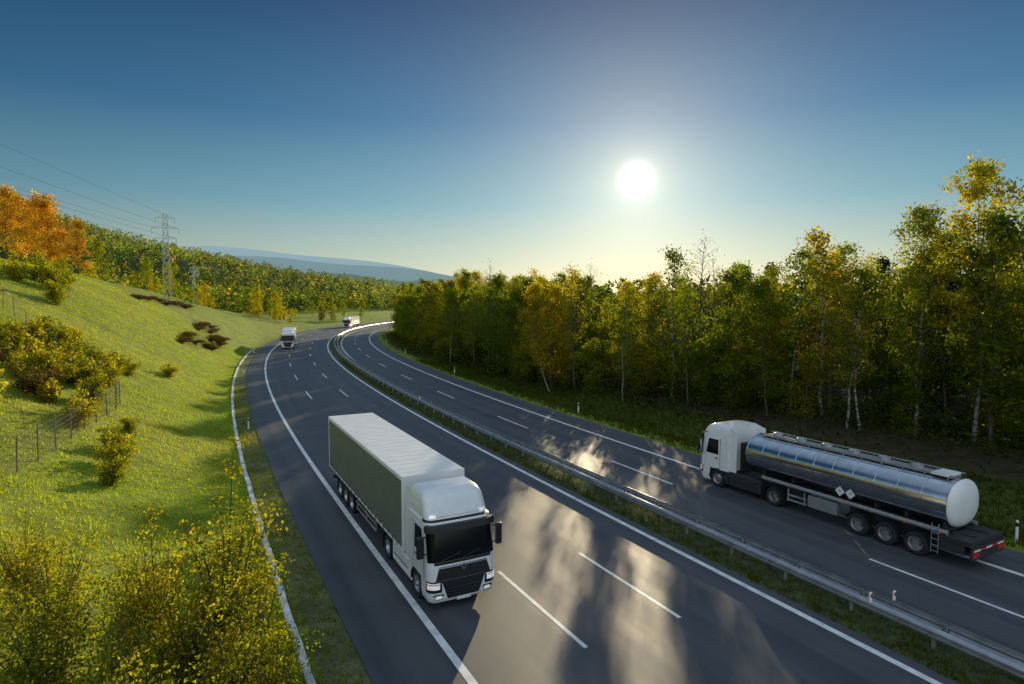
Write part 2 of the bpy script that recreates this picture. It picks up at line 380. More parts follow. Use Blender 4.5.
def wheel(parent,x,y,r=.5,w=.3,side=1,front=False):
    t=MB();hw=w/2
    t.rev([(-hw*.9,r*.6),(-hw,r*.7),(-hw,r*.9),(-hw*.8,r*.985),(-hw*.3,r),(hw*.3,r),(hw*.8,r*.985),(hw,r*.9),(hw,r*.7),(hw*.9,r*.6)],0,0,0,32)
    o=t.obj('wheel',M_rubber,parent,loc=(x,y,r));autosmooth(o,50)
    b=MB();s=side
    if front: pr=[(s*hw*.9,r*.61),(s*hw*.75,r*.55),(s*hw*.35,r*.5),(s*hw*.55,r*.42),(s*hw*.7,r*.24),(s*hw*1.25,r*.2),(s*hw*1.25,0.001)]
    else: pr=[(s*hw*.9,r*.61),(s*hw*.75,r*.57),(s*hw*-.3,r*.5),(s*hw*-.4,r*.3),(s*hw*.45,r*.24),(s*hw*.5,0.001)]
    b.rev(pr,0,0,0,24)
    q=b.obj('rim',M_rim,o);autosmooth(q,40)
    return o
def arch(name,parent,y,r,x0,x1,m,a0=0,a1=180,th=.03,z=.5):
    b=MB();n=14;vs=[];
    for i in range(n+1):
        t=math.radians(a0+(a1-a0)*i/n)
        for rr in(r,r+th):
            for x in(x0,x1): vs.append((x,y+rr*math.cos(t),z+rr*math.sin(t)))
    F=[]
    for i in range(n):
        q=i*4;F+=[(q,q+1,q+5,q+4),(q+2,q+6,q+7,q+3),(q,q+4,q+6,q+2),(q+1,q+3,q+7,q+5)]
    F+=[(0,2,3,1),(n*4,n*4+1,n*4+3,n*4+2)]
    b.add(vs,F);o=b.obj(name,m,parent);return o
def tractor(top,style):
    if style=='A':
        ft=[(.28,.10),(.42,.03),(.8,0),(1.3,.02),(1.72,.05),(2.85,.28),(2.98,.32),(3.03,.44),(3.3,.56),(3.6,.72),(3.76,.86),(3.86,1.08),(3.9,1.35)]
        wt=[(.28,1.19),(.5,1.25),(1.8,1.26),(2.8,1.23),(3.0,1.22),(3.03,1.17),(3.3,1.16),(3.65,1.13),(3.8,1.07),(3.9,.96)];H=3.9
        zs=[1.02,1.3,1.72,1.9,2.3,2.75,2.85,2.98,3.03,3.15,3.3,3.5,3.65,3.76,3.82,3.86,3.9]
    else:
        ft=[(.3,.10),(.45,.03),(.8,0),(1.5,.02),(1.75,.05),(2.8,.17),(3.0,.22),(3.2,.33),(3.4,.50),(3.5,.68),(3.58,1.0)]
        wt=[(.3,1.17),(.5,1.22),(1.8,1.23),(2.8,1.22),(3.2,1.19),(3.42,1.12),(3.52,1.04),(3.58,.92)];H=3.58
        zs=[1.02,1.3,1.72,1.9,2.3,2.75,2.85,3.0,3.1,3.2,3.3,3.4,3.46,3.52,3.58]
    C=Cab(ft,wt,2.2,.26)
    body=C.shell(0,0,2.2,zs=zs).obj('cab_body',M_white,top);autosmooth(body,24)
    bump=C.shell(0,0,.86,zs=[.28,.34,.42,.6,.8,1.0,1.018]).obj('bumper',M_white,top);autosmooth(bump,32)
    C.patch('windscreen',-1.29,1.29,1.70,2.72,M_glass,top,na=30)
    C.patch('sun_visor',-1.22,1.22,2.70,2.92,M_black,top,off=.16,na=24,nz=3)
    C.patch('roof_seam',-1.5,1.5,2.99,3.04,M_black,top,off=.01,na=30,nz=2)
    if style=='A':
        C.patch('roof_panel',lambda z:-.80+.6*(z-3.14),lambda z:.80-.6*(z-3.14),3.14,3.70,M_white,top,off=.045,na=12,nz=6)
        for s in(-1,1): C.patch('roof_lamp',min(s*.84,s*1.04),max(s*.84,s*1.04),3.10,3.19,M_head,top,off=.03,na=5,nz=2)
    C.patch('grille',lambda z:-1.02+.3*(z-1.06),lambda z:1.02-.3*(z-1.06),1.06,1.52,M_black,top,na=14)
    b=MB()
    for zz in(1.13,1.21,1.29,1.37):
        for i in range(12):
            a0=-.84+1.68*i/12;a1=a0+1.68/12
            p,q=C.pt(a0,zz,.022),C.pt(a1,zz,.022);b.cyl(p,q,.012,n=5)
    b.obj('grille_slats',M_grey if style!='A' else M_chassis,top)
    b=MB()
    for i in range(12):
        a0=-.9+1.8*i/12;a1=a0+1.8/12
        b.cyl(C.pt(a0,1.49,.022),C.pt(a1,1.49,.022),.014,n=5)
    b.obj('grille_trim',M_chrome,top)
    C.patch('upper_grille',-1.05,1.05,1.60,1.69,M_black,top,na=14,nz=3)
    C.patch('lower_intake',lambda z:-.58-.35*(z-.4),lambda z:.58+.35*(z-.4),.40,1.0,M_black,top,na=12,nz=4)
    b=MB()
    for zz in(.52,.64,.76):
        b.cyl(C.pt(-.58,zz,.02),C.pt(.58,zz,.02),.012,n=5)
    b.obj('intake_bars',M_chassis,top)
    C.patch('bumper_seam',-1.3,1.3,1.0,1.05,M_black,top,off=.006,na=20,nz=2)
    for s in(-1,1):
        C.patch('headlight',s*.88 if s>0 else -1.32,1.32 if s>0 else -.88,.78,.93,M_head,top,off=.022,na=10,nz=4)
        C.patch('headlight_surround',(.80 if s>0 else -1.42),(1.42 if s>0 else -.80),.66,1.04,M_black,top,off=.008,na=10,nz=4)
        C.patch('running_light',(.86 if s>0 else -1.34),(1.34 if s>0 else -.86),.965,.995,M_head,top,off=.024,na=8,nz=2)
        C.patch('fog_light',(.80 if s>0 else -1.0),(1.0 if s>0 else -.80),.44,.54,M_head,top,off=.018,na=5,nz=2)
        C.patch('fog_surround',(.74 if s>0 else -1.1),(1.1 if s>0 else -.74),.39,.59,M_black,top,off=.006,na=5,nz=2)
        C.patch('indicator',(1.345 if s>0 else -1.41),(1.41 if s>0 else -1.345),.78,.93,M_amber,top,off=.022,na=3,nz=2)
        lo=lambda z,y=.50:s*C.a_side(y,z);hi=lambda z,y=1.58:s*C.a_side(y,z)
        dr=C.patch('door',lo,hi,1.06,2.82,M_white,top,off=.012,na=6,nz=8)
        f1=lambda z:s*C.a_side(max(.56,.30+.24*z-.2),z);f2=lambda z:s*C.a_side(1.48,z)
        C.patch('side_window',f1,f2,1.86,2.70,M_glass,dr,off=.02,na=6,nz=6)
        b=MB();b.box(s*1.26-.02,s*1.26+.02,1.28,1.46,1.62,1.67);b.obj('door_handle',M_black,dr)
        for yy in(.50,1.60):
            g0=lambda z,yy=yy:s*C.a_side(yy-.008,z);g1=lambda z,yy=yy:s*C.a_side(yy+.008,z)
            C.patch('door_seam',g0,g1,1.06,2.78,M_black,top,off=.014,na=2,nz=5)
        b=MB();b.box(s*1.36,s*1.60,.22,.38,1.85,2.62);m_=b.obj('mirror',M_black,top,bevel=.05)
        b=MB();b.cyl((s*1.2,.38,2.55),(s*1.4,.32,2.55),.025);b.cyl((s*1.2,.38,1.95),(s*1.4,.32,1.95),.025);b.obj('mirror_arm',M_black,m_)
        b=MB();b.box(s*1.38,s*1.58,.382,.388,1.9,2.57);b.obj('mirror_glass',M_chrome,m_)
        b=MB();b.box(s*1.0,s*1.21,.865,.90,.35,1.0);b.obj('cab_step',M_black,top,bevel=.02)
        b=MB();b.box(s*.9,s*1.22,1.97,2.2,.35,1.0);b.obj('side_panel',M_white if style=='A' else M_chassis,top,bevel=.02)
        wheel(top,s*1.07,1.42,.5,.32,s,True)
        arch('wheel_arch',top,1.42,.53,s*.85,s*1.265,M_chassis,0,180,.045)
        b=MB();b.box(s*.8,s*1.22,2.24,4.35,.32,1.04);b.obj('side_skirt',M_white if style=='A' else M_chassis,top,bevel=.05)
        b=MB();b.box(s*1.222,s*1.232,2.5,4.1,.62,.66);b.obj('skirt_trim',M_black,top)
        b=MB();b.add([(s*1.2,2.21,1.1),(s*1.2,2.7,1.1),(s*1.16,2.7,H-.25),(s*1.12,2.21,H-.1),(s*1.16,2.21,1.1),(s*1.16,2.7,1.1),(s*1.12,2.7,H-.25),(s*1.08,2.21,H-.1)],
            [(0,1,2,3),(4,7,6,5),(0,4,5,1),(1,5,6,2),(2,6,7,3),(3,7,4,0)]);b.obj('air_deflector',M_white,top)
        w1=wheel(top,s*.92,5.15,.5,.56,s)
        arch('mudguard',top,5.15,.56,s*.62,s*1.24,M_black,-10,190,.03)
        b=MB();b.box(s*.64,s*1.22,5.75,5.78,.25,.75);b.obj('mud_flap',M_black,top)
    b=MB()
    for x0,x1 in((-.8,-.1),(-.05,.65)):
        b.cyl(C.pt(x0,1.74,.035),C.pt(x1,1.93,.035),.013,n=5)
    b.obj('wiper',M_chassis,top)
    if style=='A':
        b=MB();y=C.pt(0,1.44,.045)[1];h1,w1=.14,.10
        o4=[(0,h1),(w1,0),(0,-h1),(-w1,0)];i4=[(0,h1*.5),(w1*.42,0),(0,-h1*.5),(-w1*.42,0)]
        vs=[(a,y,1.44+b_) for a,b_ in o4]+[(a,y,1.44+b_) for a,b_ in i4]+[(a,y+.04,1.44+b_) for a,b_ in o4]
        b.add(vs,[(i,(i+1)%4,4+(i+1)%4,4+i) for i in range(4)]+[(i,8+i,8+(i+1)%4,(i+1)%4) for i in range(4)])
        b.obj('emblem',M_chrome,top)
    else:
        b=MB()
        y=C.pt(0,1.3,.04)[1]
        for i in range(3):
            t=math.pi/2+i*2*math.pi/3;b.cyl((0,y,1.3),(.11*math.cos(t),y,1.3+.11*math.sin(t)),.022,.004,n=5)
        for i in range(16):
            t=2*math.pi*i/16;t2=2*math.pi*(i+1)/16;b.cyl((.12*math.cos(t),y,1.3+.12*math.sin(t)),(.12*math.cos(t2),y,1.3+.12*math.sin(t2)),.01,n=4)
        b.obj('emblem',M_chrome,top)
    b=MB();y=C.pt(0,.38,.02)[1];b.box(-.26,.26,y-.02,y,.29,.40);b.obj('number_plate',M_plate,top)
    b=MB();b.box(-.45,.45,.9,6.2,.62,.95);b.box(-1.0,1.0,.7,2.1,.75,1.01);b.cyl((-.8,5.15,.5),(.8,5.15,.5),.12,n=10);b.cyl((-1,1.42,.5),(1,1.42,.5),.08,n=8)
    b.box(-.5,.5,4.7,5.7,.95,1.12);b.box(-.3,.3,2.24,2.5,1.0,2.6);b.obj('chassis',M_chassis,top)
    return C
def curtain_truck(loc,rot,label,group=None,name='semi_truck'):
    top=empty(name,loc,rot,label,'truck',group);tractor(top,'A')
    y0,y1=2.85,16.45;W=1.275
    tr=MB();tr.box(-W,W,y0,y0+.12,1.12,3.97);tr.box(-W,W,y1-.10,y1,1.12,3.97)
    tr.box(-W,W,y0+.12,y1-.10,1.12,1.22);tr.obj('trailer_body',M_white,top,bevel=.02)
    for s in(-1,1):
        b=MB();n=110;vs=[]
        ys=np.linspace(y0+.125,y1-.105,n);zz=[1.10,1.3,2.4,3.5,3.80]
        for yy in ys:
            for z in zz:
                bul=.007*math.sin(yy*5.1)+.005*math.sin(yy*11.3+z)
                vs.append((s*(W-.02+bul*(1 if 1.2<z<3.7 else .3)),yy,z))
        m_=len(zz);F=[(i*m_+j,i*m_+j+1,(i+1)*m_+j+1,(i+1)*m_+j) for i in range(n-1) for j in range(m_-1)]
        b.add(vs,F);q=b.obj('side_curtain',M_curtain,top);autosmooth(q,60)
        b=MB();b.box(s*(W-.03),s*(W+.012),y0+.12,y1-.1,3.84,3.975);b.obj('roof_rail',M_roof,top)
        b=MB()
        yy=y0+.7
        while yy<y1-.3: b.box(s*(W-.005),s*(W+.012),yy-.02,yy+.02,1.13,1.32);yy+=.62
        b.obj('curtain_straps',M_black,top)
        b=MB();b.box(s*1.18,s*1.2,6.9,10.4,.50,.62);b.box(s*1.18,s*1.2,6.9,10.4,.78,.90)
        for yy in(7.0,8.6,10.3):b.box(s*1.12,s*1.18,yy-.03,yy+.03,.5,1.12)
        b.obj('side_guard',M_zinc,top)
        for yy in(11.3,12.6,13.9):
            wheel(top,s*1.05,yy,.5,.36,s)
        b=MB();b.box(s*.75,s*1.24,10.75,10.8,.4,1.05);b.box(s*.75,s*1.24,14.45,14.48,.3,1.05);b.box(s*.75,s*1.24,10.75,14.45,1.045,1.075);b.obj('mudguard',M_black,top)
        b=MB();b.box(s*.7,s*.85,5.9,6.05,.3,1.12);b.box(s*.65,s*.9,5.85,6.1,.25,.3);b.obj('landing_leg',M_chassis,top)
        b=MB();b.box(s*.75,s*1.2,y1,y1+.03,.95,1.08);b.obj('tail_light',M_red,top)
        b=MB();b.box(s*(.01),s*(W-.03),y1+.003,y1+.04,1.2,3.9);b.obj('rear_door',M_white,top,bevel=.01)
    b=MB()
    b.box(-W+.01,W-.01,y0+.005,y1-.005,3.972,3.99)
    for yy in np.arange(y0+.5,y1-.2,.62): b.box(-W+.06,W-.06,yy-.02,yy+.02,3.991,3.995)
    b.obj('trailer_roof',M_roof,top)
    b=MB()
    for x in(-.5,.5): b.box(x-.07,x+.07,y0+.3,y1-.1,.85,1.115)
    b.box(-1.1,1.1,16.2,16.35,.45,.6);b.box(-.6,.6,7.2,9.8,.55,.9)
    for yy in(11.3,12.6,13.9): b.cyl((-.95,yy,.5),(.95,yy,.5),.08,n=8)
    b.obj('trailer_frame',M_chassis,top)
    return top
def copy_tree(o,parent=None):
    c=o.copy();link(c,parent)
    for ch in o.children: copy_tree(ch,c)
    return c
sA=22.6;xa,ya=P(sA,1.5);thA=-.485
truckA=curtain_truck((float(xa),float(ya),0.004),-thA,"white semi truck with grey green curtain trailer driving on the motorway")
for s_t,d_t,lb in((145,3.0,"small white lorry driving round the motorway bend"),(251,5.6,"white lorry far along the motorway bend")):
    c=copy_tree(truckA);c.name='semi_truck';x,y=P(s_t,d_t);c.location=(float(x),float(y),.004);c.rotation_euler=(0,0,-heading(s_t));c["label"]=lb
    for ch in list(c.children):
        if ch.name.startswith('side_curtain'):
            ch.data=ch.data.copy();ch.data.materials[0]=M_white
def tanker(loc,rot):
    top=empty('tanker_truck',loc,rot,"white cab tanker truck with polished steel tank in the outer lane",'tanker truck');tractor(top,'B')
    y0,y1=3.05,13.45;cz=2.33;rx,rz=1.18,.98
    def ell(y,k,n=40):
        out=[]
        for i in range(n):
            t=2*math.pi*i/n;c,s=math.cos(t),math.sin(t);e=.88
            out.append((rx*k*math.copysign(abs(c)**e,c),y,cz+rz*k*math.copysign(abs(s)**e,s)))
        return out
    def loft(b,secs,n=40,cap0=False,cap1=False):
        vs=[v for sec in secs for v in sec];m=len(secs)
        F=[(i*n+j,i*n+(j+1)%n,(i+1)*n+(j+1)%n,(i+1)*n+j) for i in range(m-1) for j in range(n)]
        if cap0:F.append(tuple(range(n))[::-1])
        if cap1:F.append(tuple(range((m-1)*n,m*n)))
        b.add(vs,F)
    b=MB();loft(b,[ell(y,1) for y in np.linspace(y0+.3,y1-.3,12)])
    t=b.obj('tank',M_tank,top);autosmooth(t,50)
    b=MB();loft(b,[ell(y0+.3-.3*math.sin(a),math.cos(a)*1.0+.0001) for a in np.linspace(0,math.pi/2*.99,9)],cap1=True);q=b.obj('tank_front',M_tank,top);autosmooth(q,60)
    b=MB();loft(b,[ell(y1-.3+.36*math.sin(a),math.cos(a)*1.0+.0001) for a in np.linspace(0,math.pi/2*.99,9)],cap1=True);q=b.obj('tank_rear',M_roof,top);autosmooth(q,60)
    for y in np.linspace(y0+.3,y1-.3,11):
        b=MB();loft(b,[ell(y-.035,1.001),ell(y-.03,1.016),ell(y+.03,1.016),ell(y+.035,1.001)])
        q=b.obj('tank_band',M_chrome,top);autosmooth(q,40)
    b=MB();b.box(-.36,.36,y0+.7,y1-.5,cz+rz+.01,cz+rz+.06)
    for s in(-1,1):
        b.cyl((s*.46,y0+.6,cz+rz+.14),(s*.46,y1-.4,cz+rz+.14),.03,n=8)
        for y in np.arange(y0+.8,y1-.4,.9):b.cyl((s*.46,y,cz+rz-.10),(s*.46,y,cz+rz+.14),.02,n=6)
    b.obj('walkway',M_grey,top)
    for y in(4.4,5.8,7.2,8.6,10.0,11.4):
        b=MB();b.cyl((0,y,cz+rz+.06),(0,y,cz+rz+.22),.27,.25,n=20);b.cyl((0,y,cz+rz+.22),(0,y,cz+rz+.27),.2,.12,n=16);b.obj('manhole_lid',M_grey,top)
    b=MB();b.box(-.5,.5,12.2,12.9,cz+rz+.065,cz+rz+.16);b.obj('valve_box',M_roof,top,bevel=.02)
    for s in(-1,1):
        b=MB();b.cyl((s*1.12,4.4,1.30),(s*1.12,y1-.2,1.30),.10,n=14);q=b.obj('hose_tube',M_grey,top);autosmooth(q,40)
        b=MB();b.box(s*.85,s*1.2,7.1,8.6,.55,1.12);b.obj('equipment_box',M_grey,top,bevel=.03)
        b=MB();b.box(s*1.18,s*1.2,5.95,7.0,.55,.65);b.box(s*1.18,s*1.2,5.95,7.0,.8,.9)
        for yy in(6.0,6.9):b.box(s*1.1,s*1.18,yy-.03,yy+.03,.5,1.15)
        b.obj('side_guard',M_zinc,top)
        for yy in(9.6,10.85,12.1):
            wheel(top,s*1.05,yy,.5,.36,s);arch('mudguard',top,yy,.545,s*.82,s*1.25,M_black,15,165,.025)
        b=MB();b.box(s*.7,s*.85,6.4,6.55,.3,1.2);b.box(s*.64,s*.92,6.35,6.6,.26,.3);b.obj('landing_leg',M_chassis,top)
        b=MB();b.box(s*.75,s*1.2,14.2,14.22,.62,.78);b.obj('tail_light',M_red,top)
        for k_,(yy,mm) in enumerate(((8.75,M_plate),(9.25,M_plate))):
            b=MB();x=s*1.24;b.add([(x,yy-.24,1.78),(x,yy,2.02),(x,yy+.24,1.78),(x,yy,1.54)],[(0,1,2,3)]);b.add([(x+s*.004,yy-.07,1.78),(x+s*.004,yy,1.85),(x+s*.004,yy+.07,1.78)],[(0,1,2)],1)
            b.obj('hazard_placard',[mm,M_chassis],top)
        b=MB()
        for yy in np.arange(4.6,13.2,1.4): b.box(s*1.235,s*1.245,yy,yy+.1,1.25,1.32)
        b.obj('side_marker',M_amber,top)
        b=MB();b.box(s*.7,s*1.22,12.95,13.9,.62,1.18);b.obj('rear_cabinet',M_chassis,top,bevel=.03)
        b=MB()
        for yy in(12.72,12.98): b.cyl((s*1.26,yy,.38),(s*1.24,yy,1.6),.016,n=6)
        for i in range(5): b.cyl((s*1.258,12.72,.45+.25*i),(s*1.258,12.98,.45+.25*i),.014,n=6)
        b.obj('ladder',M_zinc,top)
    b=MB();b.box(-1.24,1.24,13.2,14.15,1.0,1.22);b.box(-1.24,1.24,14.1,14.2,.5,1.0);b.box(-.6,.6,12.7,14.1,.55,.98);b.obj('rear_frame',M_chassis,top,bevel=.02)
    b=MB();b.box(-1.22,1.22,14.203,14.22,.84,.91);b.obj('warning_board',M_stripes,top)
    b=MB()
    for x in(-.45,.45): b.box(x-.07,x+.07,4.0,13.9,1.0,1.26)
    for yy in(4.3,6.0,8.9,10.2,11.5,13.0): b.box(-.85,.85,yy-.06,yy+.06,1.2,1.75)
    for yy in(9.6,10.85,12.1): b.cyl((-.95,yy,.5),(.95,yy,.5),.08,n=8)
    b.box(-.5,.5,8.8,12.9,.6,1.0)
    b.obj('trailer_frame',M_chassis,top)
    return top
xt,yt=P(30.0,20.85);tanker((float(xt),float(yt),.004),math.pi+.50)
# ------------------------------------------------------------------ trees
def leaves(C_,size,r):
    n=len(C_);a=r.normal(size=(n,3));a/=np.linalg.norm(a,axis=1)[:,None]
    b=r.normal(size=(n,3));b-=(b*a).sum(1)[:,None]*a;b/=np.linalg.norm(b,axis=1)[:,None]
    sz=size*r.uniform(.6,1.4,n)[:,None]
    V=np.stack([C_-a*sz,C_-b*sz*.62,C_+a*sz,C_+b*sz*.62],1)
    return V.reshape(-1,3)
def tree_data(seed,H,lo,R,nleaf,leaf,kind,nb=30,birch=False,lm=None,lean=0,flatten=1):
    r=np.random.default_rng(seed);b=MB()
    nt=9;tp=[];ox,oy=0,0
    for i in range(nt):
        t=i/(nt-1);tp.append(np.array([ox+lean*t*H,oy,t*H*.97]));ox+=r.normal()*.13*H/15;oy+=r.normal()*.13*H/15
    r0=.0072*H+.022;b.path(tp,[r0*(1.25 if i==0 else 1)*(1-.93*i/(nt-1)) for i in range(nt)],8)
    def trunk(t):
        q=t*(nt-1);i=min(int(q),nt-2);return tp[i]*(1-(q-i))+tp[i+1]*(q-i)
    C_=[];W=[]
    for i in range(nb):
        t=lo+(1-lo)*(i+r.uniform(0,.9))/nb;t=min(t,.985);az=r.uniform(0,2*math.pi)
        u=(t-lo)/(1-lo)
        if kind=='spruce': L=R*(1-u)**.9*r.uniform(.8,1.1)+.2;el=-.15
        else: L=R*(.55+.9*math.sin(math.pi*min(1,u*.9+.12))**.8)*r.uniform(.45,1.1)*(.75 if u>.8 else 1);el=r.uniform(.25,.95)
        d=np.array([math.cos(az)*math.cos(el),math.sin(az)*math.cos(el),math.sin(el)]);p0=trunk(t)
        p1=p0+d*L*.5;p2=p0+d*L+np.array([0,0,-.12*L if kind!='spruce' else -.05*L])
        rr=max(.012,r0*.32*(1-t*.6));b.path([p0,p1,p2],[rr,rr*.6,rr*.2],5)
        for q in range(4 if kind!='spruce' else 5):
            f=r.uniform(.3,1.05);c=p0+(p2-p0)*f+r.normal(size=3)*.22*L*(.5 if kind=='spruce' else 1)*np.array([1,1,.7]);C_.append(c);W.append(r.uniform(.3,1.5))
    if kind!='spruce':
        C_.append(trunk(.98));W.append(1)
    C_=np.array(C_);W=np.array(W);W/=W.sum();idx=r.choice(len(C_),nleaf,p=W)
    sg=(.26*R/2.6+.12)*(1 if kind!='spruce' else .75)
    pts=C_[idx]+r.normal(size=(nleaf,3))*sg*np.array([1,1,.8*flatten])
    clump=r.uniform(.65,1.3,(len(C_),1))*np.array([1,1,1])
    hue=r.uniform(-.12,.3,(len(C_),1));clump=clump*np.concatenate([1+hue*1.2,1+hue*.4,np.ones_like(hue)],1)
    col=clump[idx]*r.uniform(.75,1.3,(nleaf,1))
    V=leaves(pts,leaf,r)
    cm=fast('crown',V,4,lm,col)
    tm=bpy.data.meshes.new('trunk');tm.from_pydata(b.v,[],b.f);tm.materials.append(M_birch if birch else M_bark);tm.polygons.foreach_set('use_smooth',[True]*len(tm.polygons))
    return tm,cm
def place(td,name,x,y,sc,label,cat,group,z=None,rot=None,parts=('trunk','crown'),tilt=0,flat=1,lx=1):
    t=empty(name,(float(x),float(y),(hz(x,y) if z is None else z)-.05),random.uniform(0,6.28) if rot is None else rot,label,cat,group)
    t.scale=(sc*lx,sc*random.uniform(.88,1.12),sc*flat*random.uniform(.92,1.1))
    if tilt: t.rotation_euler[1]=tilt
    for me_,nm in zip(td,parts): link(bpy.data.objects.new(nm,me_),t)
    return t
broad=[tree_data(10+i,15,.08+.05*(i%3),2.7+.3*(i%2),4600,.145,'b',38,lm=LM_forest) for i in range(5)]
birch=[tree_data(30+i,15.5,.28,2.2,2800,.13,'b',34,True,lm=LM_forest) for i in range(3)]
thin=[tree_data(40+i,15,.28,1.9,1200,.13,'b',44,False,lm=LM_forest) for i in range(2)]
bare=[tree_data(45,16,.35,2.2,160,.11,'b',70,False,lm=LM_forest)]
young=[tree_data(47+i,6.0,.03,1.7,1900,.12,'b',26,lm=LM_forest) for i in range(2)]
spruce=[tree_data(50,15,.06,2.4,3000,.16,'spruce',60,lm=LM_spruce)]
def forest_edge(s): return float(np.interp(s,[-10,30,70,110,225],[45,43,34,32,31]))
G="trees at the edge of the roadside wood"
cnt=0
rowd=[0,4.5,10,17]
for ri,rd in enumerate(rowd):
    s=-6+ri*1.7
    while s<232:
        d=forest_edge(s)+rd+random.uniform(-1.8,1.8);ss_=s+random.uniform(-1.5,1.5);x,y=P(ss_,d);x=float(x);y=float(y)
        az=math.degrees(math.atan2(x,y));dd_=math.hypot(x,y)
        s+=random.uniform(2.7,4.6)
        if abs(az)>44: continue
        gap=4<az<14 and dd_<100
        rnd=random.random()
        if gap:
            if random.random()<(.42 if ri<2 else .2): continue
            rnd=.3+.5*rnd if rnd<.4 else .45+rnd*.48
        if rnd<.48: td,nm,lb,ct=random.choice(broad),'broadleaf_tree',"leafy green and yellow broadleaf tree at the wood edge",'tree'
        elif rnd<.72: td,nm,lb,ct=random.choice(birch),'birch_tree',"birch tree with white trunk at the wood edge",'tree'
        elif rnd<.86: td,nm,lb,ct=random.choice(thin),'broadleaf_tree',"thin sparsely leaved broadleaf tree at the wood edge",'tree'
        elif rnd<.95: td,nm,lb,ct=bare[0],'bare_tree',"nearly bare tree standing among the wood",'tree'
        else: td,nm,lb,ct=spruce[0],'spruce_tree',"dark conical spruce tree among the wood",'tree'
        sc=random.uniform(.74,1.06)*(1.0 if ss_>30 else 1.12)
        place(td,nm,x,y,sc,lb,ct,G);cnt+=1
for i in range(95):
    s_s=random.uniform(12,200) if i<70 else random.uniform(45,85);x,y=P(s_s,forest_edge(s_s)+random.uniform(-1.5,9))
    if abs(math.degrees(math.atan2(float(x),float(y))))>44: continue
    place(random.choice(young),'young_tree',x,y,random.uniform(.55,1.15),"young bushy broadleaf tree under the wood edge",'tree',"young trees under the wood edge")
print('forest trees',cnt)
big=tree_data(60,20.5,.26,2.9,8500,.135,'b',50,True,lm=LM_yellow);
place(big,'birch_tree',33.5,44.0,.98,"tall birch tree with white trunk and yellow green leaves",'tree',G,rot=1.0)
place(big,'birch_tree',30.8,46.5,.80,"birch tree with white trunk beside the tall birch",'tree',G,rot=3.0)
place(big,'birch_tree',38.6,43.0,.95,"tall birch tree with white trunk and yellow green leaves",'tree',G,rot=5.0)
place(birch[1],'birch_tree',4.6,74,.7,"slender leaning birch with white trunk at the wood edge",'tree',G,rot=0,tilt=-.35)
place(birch[0],'birch_tree',12.0,66,.62,"slender birch with white trunk at the wood edge",'tree',G,rot=2,tilt=-.05)
place(birch[2],'birch_tree',27.8,48.5,.78,"slender leaning birch with white trunk at the wood edge",'tree',G,rot=2,tilt=.12)
def shrub_data(seed,H,R,nleaf,leaf,lm,stems=14,cl=60):
    r=np.random.default_rng(seed);b=MB();C_=[]
    for i in range(stems):
        az=r.uniform(0,6.28);q=r.uniform(.15,1)**.7;e=np.array([math.cos(az)*R*q*.8,math.sin(az)*R*q*.8,H*(1-.45*q*q)*r.uniform(.65,1.12)])
        m1=e*np.array([.35,.35,.5]);b.path([(0,0,0),m1,e],[.022*H/2.5,.013*H/2.5,.003],5)
        for k_ in range(cl//stems+1): 
            f=r.uniform(.25,1.0);C_.append((m1*min(1,f*2) if f<.5 else m1+(e-m1)*(f-.5)*2)+r.normal(size=3)*.13*R)
    C_=np.array(C_);idx=r.integers(0,len(C_),nleaf);pts=C_[idx]+r.normal(size=(nleaf,3))*.11*R*np.array([1,1,.9]);pts[:,2]=np.abs(pts[:,2])
    hue=r.uniform(-.1,.6,(len(C_),1));cl_=r.uniform(.55,1.35,(len(C_),1))*np.concatenate([1+hue*1.4,1+hue*.5,np.ones_like(hue)],1)
    col=cl_[idx]*r.uniform(.65,1.4,(nleaf,1))
    cm=fast('foliage',leaves(pts,leaf,r),4,lm,col)
    tm=bpy.data.meshes.new('stems');tm.from_pydata(b.v,[],b.f);tm.materials.append(M_bark)
    return tm,cm
near=[shrub_data(70+i,3.0,1.4,5200,.038,LM_shrub,28,150) for i in range(3)]
tall=[shrub_data(75+i,5.0,1.5,7500,.043,LM_shrub,22,190) for i in range(2)]
mid=[shrub_data(80+i,2.2,1.6,2600,.075,LM_shrub,14,70) for i in range(2)]
brown=[shrub_data(85,1.0,2.0,3200,.08,LM_heath,18,120)]
rust=[shrub_data(86,1.9,1.5,1500,.08,LM_heath,14,60)]
yel=[shrub_data(87,2.2,1.5,1800,.1,LM_yellow,12,50)]
SP=('stems','foliage')
for x,y,sc in((-5.2,11.8,1.1),(-6.3,13.2,1.1),(-8.0,14.6,1.2),(-9.8,15.6,.95),(-11.6,15.0,1.0),(-10.2,12.8,1.1),(-13.4,16.4,.9),(-8.2,12.0,1.1),(-12.8,13.0,1.0),(-6.6,10.6,1.1),(-15.2,15.5,1.0)):
    place(random.choice(near),'shrub',x,y,sc,"leafy yellow green shrub on the grass bank",'shrub',"shrubs on the grass bank",parts=SP)
for x,y,sc in((-7.7,16.0,1.2),(-6.2,14.0,.98),(-9.2,15.4,.9),(-5.2,12.6,.8)):
    place(random.choice(tall),'shrub',x,y,sc,"tall leafy shrub beside the drainage channel",'shrub',"shrubs on the grass bank",parts=SP)
for s_s,d_s,sc,td in((95,-24,1.4,0),(98,-26,1.5,1),(101,-24.5,1.3,0),(76,-10,.7,1),(88,-22,1.3,0),(92,-27,1.3,1)):
    x,y=P(s_s,d_s);place(mid[td],'shrub',x,y,sc,"bushy green shrub on the sunny grass slope",'shrub',"shrubs on the grass slope",parts=SP)
